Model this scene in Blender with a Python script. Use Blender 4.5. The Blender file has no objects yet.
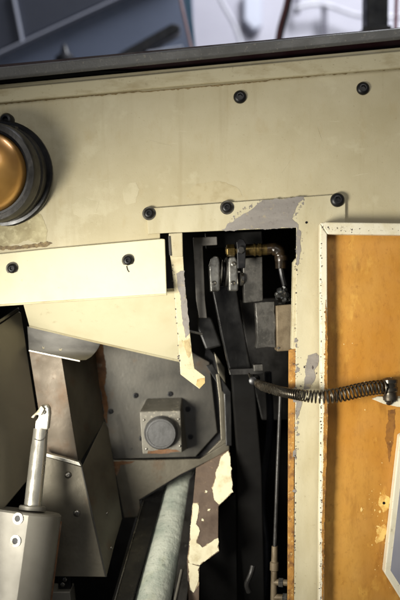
import bpy, bmesh, math, random
from mathutils import Vector, Matrix
random.seed(11)
R = math.radians
sc = bpy.context.scene
C = sc.collection

# ------------------------------------------------------------------ camera
DIST = 0.9                                   # metres from the lens to the cream panel
cam = bpy.data.cameras.new('camera'); co = bpy.data.objects.new('camera', cam); C.objects.link(co)
co.location = (0, -DIST, 0); co.rotation_euler = (R(90), 0, 0)
cam.sensor_fit = 'VERTICAL'; cam.sensor_height = 36; cam.lens = 54
cam.clip_start = 0.02; cam.clip_end = 60
cam.dof.use_dof = True; cam.dof.focus_distance = 0.895; cam.dof.aperture_fstop = 4.8
sc.camera = co
# ------------------------------------------------------------------ world, lamps, exposure
w = bpy.data.worlds.new('World'); sc.world = w; w.use_nodes = True
w.node_tree.nodes['Background'].inputs[0].default_value = (0.80, 0.86, 1.0, 1)
w.node_tree.nodes['Background'].inputs[1].default_value = 0.13
def lamp(name, loc, target, size, power, col):
    l = bpy.data.lights.new(name, 'AREA'); l.shape = 'DISK'; l.size = size; l.energy = power; l.color = col
    o = bpy.data.objects.new(name, l); C.objects.link(o); o.location = loc
    o.rotation_euler = (Vector(target) - Vector(loc)).to_track_quat('-Z', 'Y').to_euler()
    return o
ls = bpy.data.lights.new('work_spot_light', 'SPOT'); ls.energy = 43; ls.color = (1.0, 0.965, 0.865); ls.shadow_soft_size = 0.12
ls.spot_size = R(59); ls.spot_blend = 1.0
lo = bpy.data.objects.new('work_spot_light', ls); C.objects.link(lo); lo.location = (-0.40, -0.47, -0.15)
lo.rotation_euler = (Vector((0.0, 0, -0.075)) - lo.location).to_track_quat('-Z', 'Y').to_euler()
lamp('inside_rim_fill', (-0.14, 0.20, 0.10), (-0.085, 0.08, -0.09), 0.10, 0.10, (1.0, 0.96, 0.86))  # unseen fill lamp added inside the cavity for a rim on the steel
lamp('shop_ceiling_light', (0.15, -1.25, 0.75), (0, 0, -0.1), 0.8, 4.8, (1.0, 0.97, 0.90))
lamp('room_lamp_light', (0.75, 0.75, 1.9), (0.5, 1.9, 0.75), 0.8, 52, (0.93, 0.95, 1.0))
sc.view_settings.view_transform = 'Standard'; sc.view_settings.look = 'None'
sc.view_settings.exposure = 0.0; sc.view_settings.gamma = 1.0
sc.view_settings.use_curve_mapping = False
sc.cycles.max_bounces = 6

# ------------------------------------------------------------------ helpers
def P(px, py, Y=0.0):
    """photograph position + distance behind the panel (mm) -> point in metres (1 px = 1 mm on the panel)"""
    k = (900.0 + Y) / 900.0
    return Vector(((px - 200) * k * .001, Y * .001, (300 - py) * k * .001))
def plane(a, b, c):
    m = Matrix(((a[0], a[1], 1), (b[0], b[1], 1), (c[0], c[1], 1))).inverted()
    v = m @ Vector([1.0 / (900 + q[2]) for q in (a, b, c)])
    return lambda x, y: 1.0 / (v[0] * x + v[1] * y + v[2]) - 900
def yy(Y, x, y): return Y(x, y) if callable(Y) else Y
def prism(bm, pts, Y, th, back=None):
    f = [bm.verts.new(P(x, y, yy(Y, x, y))) for x, y in pts]
    d = Vector((0, th * .001, 0)) if back is None else Vector(back) * .001
    b = [bm.verts.new(v.co + d) for v in f]
    n = len(f)
    bm.faces.new(f); bm.faces.new(b[::-1])
    for i in range(n): bm.faces.new((f[i], b[i], b[(i + 1) % n], f[(i + 1) % n]))
def hexa(bm, c):
    """eight corners: front four then back four"""
    v = [bm.verts.new(q) for q in c]
    for q in ((0, 1, 2, 3), (7, 6, 5, 4), (0, 4, 5, 1), (1, 5, 6, 2), (2, 6, 7, 3), (3, 7, 4, 0)):
        bm.faces.new([v[i] for i in q])
def box(bm, x0, y0, x1, y1, Y, th): prism(bm, [(x0, y0), (x1, y0), (x1, y1), (x0, y1)], Y, th)
def tube(bm, pts, rad, seg=10, cap=True):
    pts = [Vector(p) for p in pts]; rings = []; n = len(pts)
    t = (pts[1] - pts[0]).normalized(); u = t.orthogonal().normalized()
    for i, p in enumerate(pts):
        t = (pts[min(i + 1, n - 1)] - pts[max(i - 1, 0)]).normalized()
        u = (u - t * u.dot(t)).normalized(); v = t.cross(u)
        r = rad[i] if isinstance(rad, (list, tuple)) else rad
        rings.append([bm.verts.new(p + (u * math.cos(a) + v * math.sin(a)) * r) for a in [2 * math.pi * k / seg for k in range(seg)]])
    for a, b in zip(rings, rings[1:]):
        for k in range(seg): bm.faces.new((a[k], a[(k + 1) % seg], b[(k + 1) % seg], b[k]))
    if cap: bm.faces.new(rings[0][::-1]); bm.faces.new(rings[-1])
def lathe(bm, o, axis, prof, seg=32, hexat=(), up=None, close=True):
    """prof: list of (distance along axis, radius) in mm; indices in hexat are hexagonal rings"""
    o = Vector(o); axis = Vector(axis).normalized(); u = axis.orthogonal().normalized(); v = axis.cross(u); rings = []
    for i, (d, r) in enumerate(prof):
        ring = []
        for k in range(seg):
            a = 2 * math.pi * k / seg; rr = r
            if i in hexat: rr = r * math.cos(math.pi / 6) / math.cos((a % (math.pi / 3)) - math.pi / 6)
            ring.append(bm.verts.new(o + axis * d * .001 + (u * math.cos(a) + v * math.sin(a)) * rr * .001))
        rings.append(ring)
    for a, b in zip(rings, rings[1:]):
        for k in range(seg): bm.faces.new((a[k], a[(k + 1) % seg], b[(k + 1) % seg], b[k]))
    if close: bm.faces.new(rings[0][::-1]); bm.faces.new(rings[-1])
def smoothpath(ctrl, n):
    """Catmull-Rom through 3D control points"""
    c = [Vector(q) for q in ctrl]; c = [c[0] * 2 - c[1]] + c + [c[-1] * 2 - c[-2]]; out = []
    m = len(c) - 3
    for i in range(n + 1):
        s = min(i / n * m, m - 1e-6); k = int(s); t = s - k; p0, p1, p2, p3 = c[k:k + 4]
        out.append(.5 * ((2 * p1) + (p2 - p0) * t + (2 * p0 - 5 * p1 + 4 * p2 - p3) * t * t + (3 * p1 - p0 - 3 * p2 + p3) * t ** 3))
    return out
def jag(pts, step=3.0, amp=1.0, rnd=random):
    out = jag1(pts, step * 1.6, amp, rnd)
    return jag1(out, step * .45, amp * .32, rnd)
def jag1(pts, step=3.0, amp=1.0, rnd=random):
    out = []
    for (x0, y0), (x1, y1) in zip(pts, pts[1:] + pts[:1]):
        L = math.hypot(x1 - x0, y1 - y0); n = max(1, int(L / step))
        for i in range(n):
            t = (i + (rnd.uniform(-.3, .3) if i else 0)) / n; a = rnd.uniform(-amp, amp)
            out.append((x0 + (x1 - x0) * t - (y1 - y0) / L * a, y0 + (y1 - y0) * t + (x1 - x0) / L * a))
    return out
def offs(o):
    v = Vector((0, 0, 0))
    while o: v += o.location; o = o.parent
    return v
def obj(name, bm, mat, parent=None, bevel=0, seg=2, smooth=False, origin=None):
    bmesh.ops.recalc_face_normals(bm, faces=bm.faces)
    me = bpy.data.meshes.new(name)
    d = offs(parent) if parent else (Vector(origin) if origin else Vector((0, 0, 0)))
    bmesh.ops.translate(bm, verts=bm.verts, vec=-d)
    bm.to_mesh(me); bm.free(); me.materials.append(mat)
    o = bpy.data.objects.new(name, me); C.objects.link(o)
    if parent: o.parent = parent
    elif origin: o.location = d
    if smooth:
        for p in me.polygons: p.use_smooth = True
        try: me.set_sharp_from_angle(angle=R(35))
        except Exception: pass
    if bevel:
        m = o.modifiers.new('edge', 'BEVEL'); m.width = bevel * .001; m.segments = seg; m.limit_method = 'ANGLE'; m.angle_limit = R(35)
        m.harden_normals = False
    return o
def thing(name, label, cat, loc, group=None):
    o = bpy.data.objects.new(name, None); C.objects.link(o); o.empty_display_size = .01
    o.location = loc; o['label'] = label; o['category'] = cat
    if group: o['group'] = group
    return o
def tag(o, label, cat, group=None):
    o['label'] = label; o['category'] = cat
    if group: o['group'] = group
    return o
def BM(): return bmesh.new()

# ------------------------------------------------------------------ materials
def s2l(c): return tuple((x / 255 / 12.92 if x / 255 <= .04045 else ((x / 255 + .055) / 1.055) ** 2.4) for x in c) + (1,)
def mat(name, base, layers=(), rough=.5, metal=0.0, bump=(), rvar=0.15, spec=.5, coat=0):
    """layers: (srgb colour, scale 1/m, lo, hi, detail, stretch xyz, strength)"""
    m = bpy.data.materials.new(name); m.use_nodes = True; t = m.node_tree; N = t.nodes; Lk = t.links
    b = N['Principled BSDF']; tc = N.new('ShaderNodeTexCoord')
    col = N.new('ShaderNodeRGB'); col.outputs[0].default_value = s2l(base); cur = col.outputs[0]
    for i, la in enumerate(layers):
        c, s, lo, hi, det, st, k = (list(la) + [4, (1, 1, 1), 1.0][len(la) - 4:])[:7]
        mp = N.new('ShaderNodeMapping'); mp.inputs['Scale'].default_value = st; mp.inputs['Location'].default_value = (i * 3.7, i * 1.3, i * 2.9)
        Lk.new(tc.outputs['Object'], mp.inputs[0])
        nz = N.new('ShaderNodeTexNoise'); nz.inputs['Scale'].default_value = s; nz.inputs['Detail'].default_value = det; nz.inputs['Roughness'].default_value = .62
        Lk.new(mp.outputs[0], nz.inputs['Vector'])
        mr = N.new('ShaderNodeMapRange'); mr.inputs[1].default_value = lo; mr.inputs[2].default_value = hi; mr.inputs[3].default_value = 0; mr.inputs[4].default_value = k
        Lk.new(nz.outputs[0], mr.inputs[0])
        mx = N.new('ShaderNodeMix'); mx.data_type = 'RGBA'; Lk.new(mr.outputs[0], mx.inputs[0]); Lk.new(cur, mx.inputs[6]); mx.inputs[7].default_value = s2l(c)
        cur = mx.outputs[2]
    Lk.new(cur, b.inputs['Base Color'])
    b.inputs['Metallic'].default_value = metal; b.inputs['Specular IOR Level'].default_value = spec; b.inputs['Coat Weight'].default_value = coat
    nr = N.new('ShaderNodeTexNoise'); nr.inputs['Scale'].default_value = 45; nr.inputs['Detail'].default_value = 5; Lk.new(tc.outputs['Object'], nr.inputs['Vector'])
    mr = N.new('ShaderNodeMapRange'); mr.inputs[1].default_value = .3; mr.inputs[2].default_value = .7
    mr.inputs[3].default_value = max(.05, rough - rvar); mr.inputs[4].default_value = min(1, rough + rvar)
    Lk.new(nr.outputs[0], mr.inputs[0]); Lk.new(mr.outputs[0], b.inputs['Roughness'])
    prev = None
    for (s, k) in bump:
        nb = N.new('ShaderNodeTexNoise'); nb.inputs['Scale'].default_value = s; nb.inputs['Detail'].default_value = 3; Lk.new(tc.outputs['Object'], nb.inputs['Vector'])
        bp = N.new('ShaderNodeBump'); bp.inputs['Strength'].default_value = k; bp.inputs['Distance'].default_value = .25 / s
        Lk.new(nb.outputs[0], bp.inputs['Height'])
        if prev: Lk.new(prev, bp.inputs['Normal'])
        prev = bp.outputs[0]
    if prev: Lk.new(prev, b.inputs['Normal'])
    return m
X1 = (1, 1, 1)
CREAM = mat('cream_paint', (186, 176, 146), [((166, 154, 120), 9, .38, .68, 5, X1, .7), ((168, 150, 110), 60, .56, .75, 6, (1, 1, .5), .45), ((200, 192, 162), 26, .58, .66, 6, X1, .35), ((120, 100, 66), 420, .62, .80, 3, X1, .5), ((150, 134, 98), 70, .56, .74, 5, (1, 1, .07), .35), ((214, 206, 176), 260, .66, .76, 3, (.08, 1, 1), .4)],
            rough=.50, bump=[(850, .3), (14, .06)], spec=.35)
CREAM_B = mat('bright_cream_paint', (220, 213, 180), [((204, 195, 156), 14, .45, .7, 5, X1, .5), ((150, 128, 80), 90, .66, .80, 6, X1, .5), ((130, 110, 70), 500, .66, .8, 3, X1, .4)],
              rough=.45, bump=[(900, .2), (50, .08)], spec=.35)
CREAM_P = mat('pale_post_paint', (188, 179, 150), [((166, 154, 120), 25, .45, .68, 5, (1, 1, .3), .7), ((140, 124, 92), 240, .62, .78, 4, X1, .6)],
              rough=.5, bump=[(800, .2), (60, .1)], spec=.35)
LIP = mat('lip_paint', (190, 180, 148), [((150, 132, 92), 22, .5, .74, 6, (1, 1, 3), .8), ((116, 96, 62), 300, .62, .76, 3, X1, .5)], rough=.5, bump=[(700, .3)], spec=.3)
PRIMER = mat('grey_primer', (128, 122, 116), [((150, 144, 136), 30, .45, .7, 7, (.5, 1, 2), .7), ((158, 146, 118), 110, .58, .68, 6, X1, .7), ((96, 88, 80), 200, .58, .74, 4, X1, .6)], rough=.6, bump=[(600, .3)], spec=.3)
CHIP = mat('chipped_edge', (64, 56, 54), [((120, 112, 104), 180, .5, .65, 3)], rough=.7)
RUSTCHIP = mat('rusty_edge', (168, 120, 52), [((110, 72, 34), 120, .45, .65, 5), ((205, 175, 110), 300, .6, .72, 3)], rough=.7, bump=[(500, .5)])
OCHRE = mat('oil_stained_door', (184, 126, 48), [((216, 170, 90), 5, .40, .70, 5, (1, 1, .45), .8), ((148, 96, 36), 9, .44, .72, 6, (1.3, 1, .28), .7), ((226, 176, 84), 70, .60, .72, 6, (1, 1, .5), .45),
             ((112, 68, 22), 60, .56, .74, 7, (1, 1, .3), .45), ((126, 76, 24), 130, .62, .78, 6, X1, .6), ((128, 80, 28), 260, .5, .80, 8, (1, 1, .5), .35), ((226, 196, 130), 340, .72, .80, 3, X1, .5)], rough=.38, bump=[(700, .18), (80, .1)], spec=.45)
WHITE = mat('chipped_white_paint', (222, 214, 190), [((196, 182, 140), 40, .48, .68, 5, X1, .6), ((120, 104, 84), 260, .62, .74, 5, X1, .8)], rough=.5, bump=[(600, .25)], spec=.35)
CAP = mat('grey_cap_paint', (100, 99, 96), [((80, 78, 74), 30, .45, .7, 5, (1, 1, 2), .6), ((160, 152, 136), 300, .60, .72, 4, X1, .5)], rough=.42, bump=[(500, .35)], spec=.4)
STEEL = mat('dull_steel', (104, 101, 94), [((86, 82, 75), 22, .42, .68, 6, X1, .8), ((108, 80, 54), 26, .64, .80, 6, X1, .5), ((128, 124, 116), 200, .62, .74, 3, (1, 1, .4), .5)], rough=.34, rvar=.06, metal=.85, bump=[(300, .05)])
STEEL_D = mat('dark_steel', (108, 102, 88), [((82, 76, 64), 18, .42, .66, 6, X1, .8), ((100, 68, 40), 20, .60, .76, 6, X1, .7)], rough=.40, rvar=.07, metal=.5, bump=[(300, .12)])
STEEL_S = mat('oily_side_sheet', (126, 120, 105), [((108, 102, 87), 8, .4, .7, 5, (1, 1, .4), .8)], rough=.45, metal=.5, bump=[(200, .06)], rvar=.06)
STEEL_R = mat('rusty_steel', (120, 109, 94), [((116, 88, 62), 34, .46, .70, 7, X1, .7), ((146, 134, 118), 70, .58, .72, 5, X1, .6), ((92, 62, 40), 150, .64, .76, 5, X1, .6)], rough=.6, metal=.3, bump=[(300, .2)])
RUST = mat('rust', (116, 80, 48), [((84, 56, 34), 60, .42, .62, 6), ((120, 104, 86), 100, .56, .7, 5)], rough=.8, metal=.1, bump=[(400, .4)])
SATIN = mat('satin_tool_steel', (122, 118, 108), [((102, 97, 87), 30, .4, .75, 5, X1, .6), ((104, 96, 78), 90, .60, .80, 6, X1, .5)], rough=.50, rvar=.05, metal=.3, bump=[(500, .1)])
BRIGHT = mat('bright_bar_steel', (206, 201, 187), [((164, 156, 138), 60, .5, .72, 5, (1, 1, .2), .6)], rough=.30, metal=.8)
PLATED = mat('plated_steel', (150, 146, 138), [((96, 90, 80), 120, .5, .68, 4, X1, .7)], rough=.28, metal=.95)
PLATED_D = mat('worn_disc_steel', (138, 136, 130), [((70, 66, 60), 110, .46, .66, 5, X1, .8)], rough=.36, metal=.8, bump=[(300, .2)])
GUN = mat('gunmetal', (58, 56, 54), [((34, 32, 30), 60, .45, .65, 5, X1, .8), ((96, 92, 86), 180, .62, .74, 4, (1, 1, .3), .5)], rough=.42, metal=.5, bump=[(300, .2)])
GUN_L = mat('grey_machined_block', (80, 77, 72), [((44, 42, 38), 70, .44, .62, 6, X1, .9), ((120, 114, 104), 260, .6, .74, 3, X1, .5)], rough=.5, metal=.4, bump=[(350, .25)])
BROWNB = mat('brown_grey_block', (116, 102, 80), [((84, 70, 50), 70, .46, .66, 5, X1, .8)], rough=.6, metal=.3, bump=[(300, .25)])
ARMM = mat('black_oily_arm', (29, 28, 27), [((20, 19, 18), 30, .42, .66, 5, (1, 1, .3), .9), ((74, 72, 68), 120, .62, .78, 5, (1, 1, .2), .4)], rough=.38, metal=.4, bump=[(200, .12)])
BLACK = mat('black_oxide', (24, 23, 24), [((46, 42, 40), 200, .55, .72, 4, X1, .6)], rough=.34, metal=.3)
VOID = mat('cavity_shade_black', (11, 10, 9), [((18, 16, 14), 12, .45, .7, 5)], rough=.75, spec=.15)  # near-black base puts the cavity's deep shade into the colour
BRASS = mat('oily_brass', (112, 94, 54), [((62, 48, 26), 120, .46, .66, 5, X1, .8)], rough=.35, metal=.85)
ELBOW = mat('amber_elbow', (46, 34, 20), [((24, 19, 13), 120, .45, .64, 4, X1, .8)], rough=.28, metal=.2, coat=.25)
GOLD = mat('gold_lens', (206, 156, 84), [((150, 100, 44), 22, .4, .7, 3, X1, .7)], rough=.34, metal=.6, rvar=.03, coat=.3)
SPRING = mat('spring_wire', (88, 83, 74), [((66, 56, 44), 90, .46, .66, 5, X1, .8)], rough=.35, metal=.85)
CLOTH = mat('pale_green_cloth', (196, 199, 184), [((148, 158, 145), 45, .42, .66, 5, (1, 1, .4), .8), ((182, 184, 156), 30, .55, .72, 5, X1, .7), ((92, 104, 92), 300, .58, .74, 3, X1, .5)], rough=.9, bump=[(420, .9), (120, .5)], spec=.15)
BROWNP = mat('bare_brown_primer', (88, 72, 58), [((66, 52, 42), 40, .45, .66, 5, X1, .8), ((134, 112, 88), 240, .64, .74, 4, X1, .6)], rough=.6, bump=[(300, .25)], spec=.3)
KNOB = mat('slate_plastic', (78, 77, 76), [((58, 57, 55), 80, .45, .66, 4, X1, .8), ((104, 104, 106), 260, .62, .76, 3, X1, .5)], rough=.5, bump=[(300, .2)])
RUBBER = mat('black_rubber', (26, 27, 32), [((44, 46, 56), 60, .5, .7, 4, X1, .6)], rough=.5)
FOIL = mat('crumpled_foil', (120, 120, 118), [((50, 48, 46), 200, .45, .6, 4)], rough=.2, metal=.9)
WALLM = mat('lilac_white_wall', (200, 199, 208), [((180, 178, 190), 1.5, .4, .7, 4, X1, .8)], rough=.8)
CABM = mat('blue_grey_cabinet', (108, 118, 140), [((90, 100, 120), 2.5, .4, .7, 4, X1, .8)], rough=.6)
CABD = mat('slate_cabinet', (70, 74, 86), [((58, 62, 74), 3, .4, .7, 4, X1, .8)], rough=.6)
TRIM = mat('pale_trim', (196, 200, 214), rough=.5)
PIPE = mat('pale_pipe', (206, 206, 212), [((180, 178, 190), 12, .45, .7)], rough=.4)
REDC = mat('dark_red_cable', (96, 44, 40), [((60, 30, 30), 20, .45, .7)], rough=.5)
PINK = mat('pinkish_rod', (206, 176, 176), [((180, 150, 154), 12, .45, .7)], rough=.4)
FLOORM = mat('grey_concrete', (120, 116, 110), [((96, 92, 88), 5, .4, .7)], rough=.85)

# ------------------------------------------------------------------ screw (one mesh, real hexagon recess)
def screw_mesh(name, r, h, m, sock=.42):
    bm = BM()
    prof = [(0, r), (h * .35, r * .98), (h * .7, r * .84), (h * .95, r * .62), (h, r * (sock + .08)), (h * .98, r * sock), (h * .35, r * sock)]
    lathe(bm, (0, 0, 0), (0, -1, 0), prof, seg=24, hexat=(5, 6))
    me = bpy.data.meshes.new(name); bmesh.ops.recalc_face_normals(bm, faces=bm.faces); bm.to_mesh(me); bm.free()
    for p in me.polygons: p.use_smooth = True
    try: me.set_sharp_from_angle(angle=R(40))
    except Exception: pass
    me.materials.append(m); return me
SCREW = screw_mesh('screw', 6.6, 3.6, BLACK)
RIVET = screw_mesh('rivet', 3.0, 1.8, PLATED, .2)
WASH = mat('worn_washer', (92, 88, 80), [((52, 48, 44), 220, .45, .62, 5)], rough=.4, metal=.6)
def washer_mesh():
    bm = BM(); lathe(bm, (0, 0, 0), (0, -1, 0), [(0, 7.6), (.7, 7.4), (.8, 5.2)], seg=24)
    me = bpy.data.meshes.new('washer'); bmesh.ops.recalc_face_normals(bm, faces=bm.faces); bm.to_mesh(me); bm.free(); me.materials.append(WASH); return me
WASHER = washer_mesh()
def put(me, name, parent, pos, s=1.0, rot=(0, 0, 0)):
    o = bpy.data.objects.new(name, me); C.objects.link(o); o.parent = parent; o.location = Vector(pos) - offs(parent); o.scale = (s, s, s); o.rotation_euler = rot; return o
def screw(parent, px, py, Y, s=1.0, washer=False):
    if washer: put(WASHER, 'washer', parent, P(px, py, Y), s * .97, (0, 0, 0))
    return put(SCREW, 'screw', parent, P(px, py, Y - (.7 if washer else 0)), s * (.86 if washer else 1), (0, R(random.uniform(0, 60)), 0))
def chips(parent, name, a, b, Y, n, size, m, spread=1.5, bias=1.6):
    bm = BM()
    for i in range(n):
        t = random.random(); s = size * (.22 + 1.3 * random.random() ** (bias * 1.8))
        cx = a[0] + (b[0] - a[0]) * t + random.gauss(0, spread) * (abs(b[1] - a[1]) > abs(b[0] - a[0]))
        cy = a[1] + (b[1] - a[1]) * t + random.gauss(0, spread) * (abs(b[1] - a[1]) <= abs(b[0] - a[0]))
        k = random.randint(5, 7); e = random.uniform(.7, 2.0)
        pts = [(cx + math.cos(2 * math.pi * j / k) * s * random.uniform(.4, 1.2), cy + math.sin(2 * math.pi * j / k) * s * e * random.uniform(.4, 1.2)) for j in range(k)]
        y = yy(Y, cx, cy)
        prism(bm, pts, y - .25 - i * .0015, .2)
    o = obj(name, bm, m, parent); o['kind'] = 'stuff'; return o

# ================================================================== SETTING: room behind, machine interior
def struct(name, bm, m):
    o = obj(name, bm, m); o['kind'] = 'structure'; return o
def abox(bm, x0, y0, z0, x1, y1, z1):
    hexa(bm, [Vector(q) for q in ((x0, y0, z0), (x1, y0, z0), (x1, y0, z1), (x0, y0, z1), (x0, y1, z0), (x1, y1, z0), (x1, y1, z1), (x0, y1, z1))])
b = BM(); abox(b, -4, 2.2, -1.0, 4, 2.3, 3.0); struct('wall', b, WALLM)
b = BM(); abox(b, -4, -3, -1.1, 4, 2.2, -1.0); struct('floor', b, FLOORM)
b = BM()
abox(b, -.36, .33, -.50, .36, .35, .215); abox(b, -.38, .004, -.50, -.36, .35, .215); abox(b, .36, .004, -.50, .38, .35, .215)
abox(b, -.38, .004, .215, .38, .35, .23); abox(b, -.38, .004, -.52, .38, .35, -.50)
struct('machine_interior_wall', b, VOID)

# blue grey cabinet of a neighbouring machine at the left behind the top rail
YC = 1100
t = thing('cabinet', 'blurred blue-grey machine cabinet behind the rail, with slanted pale edge trim', 'cabinet', P(40, 120, YC))
pl = plane((0, 55, YC), (115, 0, YC), (60, 90, YC - 60))
b = BM(); prism(b, [(-60, 140), (-60, 82), (0, 54), (115, 1), (192, -34), (192, 140)], YC, 300); obj('front_panel', b, CABM, t, 4)
b = BM(); prism(b, [(-90, -60), (190, -60), (190, -37), (115, -3), (0, 50), (-90, 92)], YC - 14, 60); obj('sloped_lid', b, CABD, t, 4)
b = BM(); prism(b, [(-90, 93), (0, 51), (116, -2.5), (190, -36.5), (190, -34), (116, -.4), (0, 53.2), (-90, 95)], YC - 24, 40); obj('edge_trim', b, TRIM, t, 3)
b = BM(); prism(b, [(11, -10), (13, -10), (23, 40), (21, 41)], YC - 22, 8); obj('lid_seam', b, TRIM, t)
t = thing('bottle', 'small black pointed bottle, blurred, on the cabinet behind the rail', 'bottle', P(65, 66, 900))
b = BM(); o = P(65, 84, 900); lathe(b, o, (0, 0, 1), [(0, 20), (52, 20), (58, 15)], 20); obj('body', b, RUBBER, t, smooth=True)
b = BM(); lathe(b, o + Vector((0, 0, .0585)), (-.1, 0, 1), [(0, 11), (10, 7), (20, 4)], 16); obj('nozzle', b, RUBBER, t, smooth=True)
t = thing('clamp', 'black two-pronged clamp arm, blurred, slanting up behind the top rail', 'clamp', P(150, 50, 900))
b = BM(); prism(b, [(112, 62), (120, 52), (172, 23), (180, 25), (180, 31), (144, 52), (134, 64)], 880, 40); obj('upper_prong', b, RUBBER, t, 3)
b = BM(); prism(b, [(146, 51), (182, 45), (183, 48), (148, 55)], 870, 20); obj('lower_prong', b, TRIM, t, 2)
# pipes and cables on the wall at right
b = BM(); tube(b, [P(179, -12, 700), P(181, 4, 700), P(193, 56, 700)], .0028, 10); tag(obj('thin_rod', b, PINK, smooth=True), 'thin pinkish rod standing behind the top rail near its middle', 'rod')
b = BM(); prism(b, [(183, -10), (190, -10), (196, 52), (193, 52)], 760, 20); tag(obj('blue_strip', b, mat('blue_plastic', (84, 128, 158), rough=.5)), 'narrow blue upright strip right beside the thin pinkish rod', 'strip')
b = BM(); tube(b, smoothpath([P(214, -20, 1700), P(222, 2, 1700), (P(233, 22, 1700)), P(240, 40, 1700), P(243, 62, 1700)], 24), .0065, 10); tag(obj('white_cable', b, PIPE, smooth=True), 'white cable curving down behind the top rail', 'cable')
t = thing('twin_cable', 'dark red and black pair of cables slanting down behind the rail', 'cable', P(280, 40, 800))
b = BM(); tube(b, smoothpath([P(290, -15, 800), P(285, 8, 800), P(279, 30, 800), P(275, 56, 800)], 20), .0042, 10); obj('red_strand', b, REDC, t, smooth=True)
b = BM(); tube(b, smoothpath([P(294, -15, 805), P(289, 8, 805), P(283, 30, 805), P(278, 56, 805)], 20), .0034, 10); obj('black_strand', b, RUBBER, t, smooth=True)
t = thing('wall_pipe', 'pale bent pipe fixed along the far wall at the top right', 'pipe', P(330, 15, 2150))
b = BM(); tube(b, smoothpath([P(296, 8, 2120), P(312, 4, 2120), P(330, 6, 2120), P(350, 13, 2120), P(366, 16, 2120), P(420, 17, 2120)], 24), .008, 10); obj('run', b, PIPE, t, smooth=True)
b = BM(); tube(b, [P(324, 4, 2140), P(325, 36, 2140)], .009, 8); GP = mat('grey_pipe', (110, 108, 118), rough=.5); obj('drop', b, GP, t, smooth=True)
b = BM(); tube(b, [P(296, -10, 2140), P(297, 14, 2140)], .009, 8); obj('drop', b, GP, t, smooth=True)
b = BM(); prism(b, [(244, -10), (262, -10), (262, 26), (254, 30), (244, 20)], 2150, 40); tag(obj('wall_box', b, TRIM, bevel=6), 'pale blurred box on the far wall between the cables', 'box')
t = thing('upright_post', 'black square post rising behind the rail at the far right', 'post', P(378, 60, 500))
b = BM(); prism(b, [(367, -30), (389, -30), (388, 80), (366, 80)], 500, 40); obj('tube_section', b, RUBBER, t, 2)
b = BM(); prism(b, [(363, 26), (392, 25), (392, 34), (363, 35)], 492, 60); obj('foot_collar', b, BLACK, t, 1.5)
b = BM(); tube(b, [P(397, -20, 640), P(395, 50, 640)], .003, 8); tag(obj('pink_rod', b, mat('rose_rod', (196, 120, 132), rough=.5), smooth=True), 'thin rose rod just right of the black upright post', 'rod')

# ================================================================== ENCLOSURE: rail, panel
t = thing('top_rail', 'grey painted metal cap rail along the top edge of the cream panel', 'rail', P(200, 60, 0))
b = BM()
prof = [(-16, 2.5), (-14, .6), (-9, 0), (46, -3), (46, 0), (-11, 3), (-12.6, 13), (-14, 13.4), (-16, 11)]
def lin(px, a, bb): return a + (bb - a) * (px / 400.0)
sec = []
for px in (-80, 480):
    top = lin(px, 70.5, 31); kk = lin(px, 1.0, .93)
    sec.append([b.verts.new(P(px, top + dz * kk, 0) + Vector((0, Y * .001, 0))) for Y, dz in prof])
n = len(prof)
for i in range(n): b.faces.new((sec[0][i], sec[1][i], sec[1][(i + 1) % n], sec[0][(i + 1) % n]))
b.faces.new(sec[0][::-1]); b.faces.new(sec[1]); obj('cap', b, CAP, t, .8)
b = BM(); prism(b, [(-80, 72), (480, 20), (480, 50), (-80, 100)], 10, 25); obj('gasket', b, mat('dark_red_gasket', (40, 15, 19), rough=.5), t)
t = thing('enclosure_panel', 'big cream painted machine panel with oily marks, below the grey rail', 'panel', P(200, 150, 0))
b = BM(); prism(b, [(-80, 92), (480, 40), (480, 700), (303, 700), (303, 226), (160, 232), (160, 292), (-80, 300)], 0, 3); obj('sheet', b, CREAM, t, .4)
b = BM()
prism(b, [(-80, 96.5), (200, 69.5), (480, 43.5), (480, 61.5), (200, 84), (-80, 110)], -5, 5 - .003); obj('folded_lip', b, LIP, t, 1.4, 3)
b = BM()                                       # crusty oil line under the lip
rr = random.Random(3)
top = [(x, 104.4 - (x) * .0900 + (0.9 if 140 < x < 270 else 0)) for x in range(-20, 421, 2)]
pts = [(x, y - 1.0) for x, y in top] + [(x, y - .5 + rr.uniform(.0, 1.0) + (.8 if rr.random() < .1 else 0)) for x, y in top[::-1]]
prism(b, pts, -.25, .2); obj('oil_crust', b, mat('oil_crust', (140, 122, 84), [((112, 94, 60), 200, .45, .6)], rough=.7), t)
b = BM(); rr = random.Random(8)
prism(b, jag([(-10, 247), (-6, 222), (18, 226), (28, 212), (40, 214), (48, 230), (46, 244), (28, 241), (8, 246)], 3, 1.4, rr), -.25, .2); obj('dark_stain', b, mat('worn_grey_patch', (172, 161, 124), [((150, 138, 102), 60, .42, .62, 6), ((190, 180, 142), 110, .5, .66, 5)], rough=.6), t)
FAINT = mat('faint_dried_stain', (178, 166, 132), [((164, 150, 114), 60, .45, .62, 6)], rough=.58, bump=[(850, .3)])
PALE = mat('pale_rubbed_patch', (187, 177, 146), [((178, 168, 136), 70, .45, .62, 6)], rough=.42, bump=[(850, .3)])
rr = random.Random(77)
for m_, pts_ in ((FAINT, [(186, 196), (196, 184), (214, 181), (236, 186), (243, 196), (226, 201), (206, 203)]), (PALE, [(122, 196), (126, 186), (136, 182), (140, 190), (136, 203), (126, 205)]),
                 (PALE, [(72, 205), (84, 198), (98, 201), (96, 212), (84, 218), (74, 214)])):
    b = BM(); prism(b, jag(pts_, 3, 1.2, rr), -.12, .1); obj('dried_stain' if m_ is FAINT else 'rubbed_patch', b, m_, t)
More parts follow.
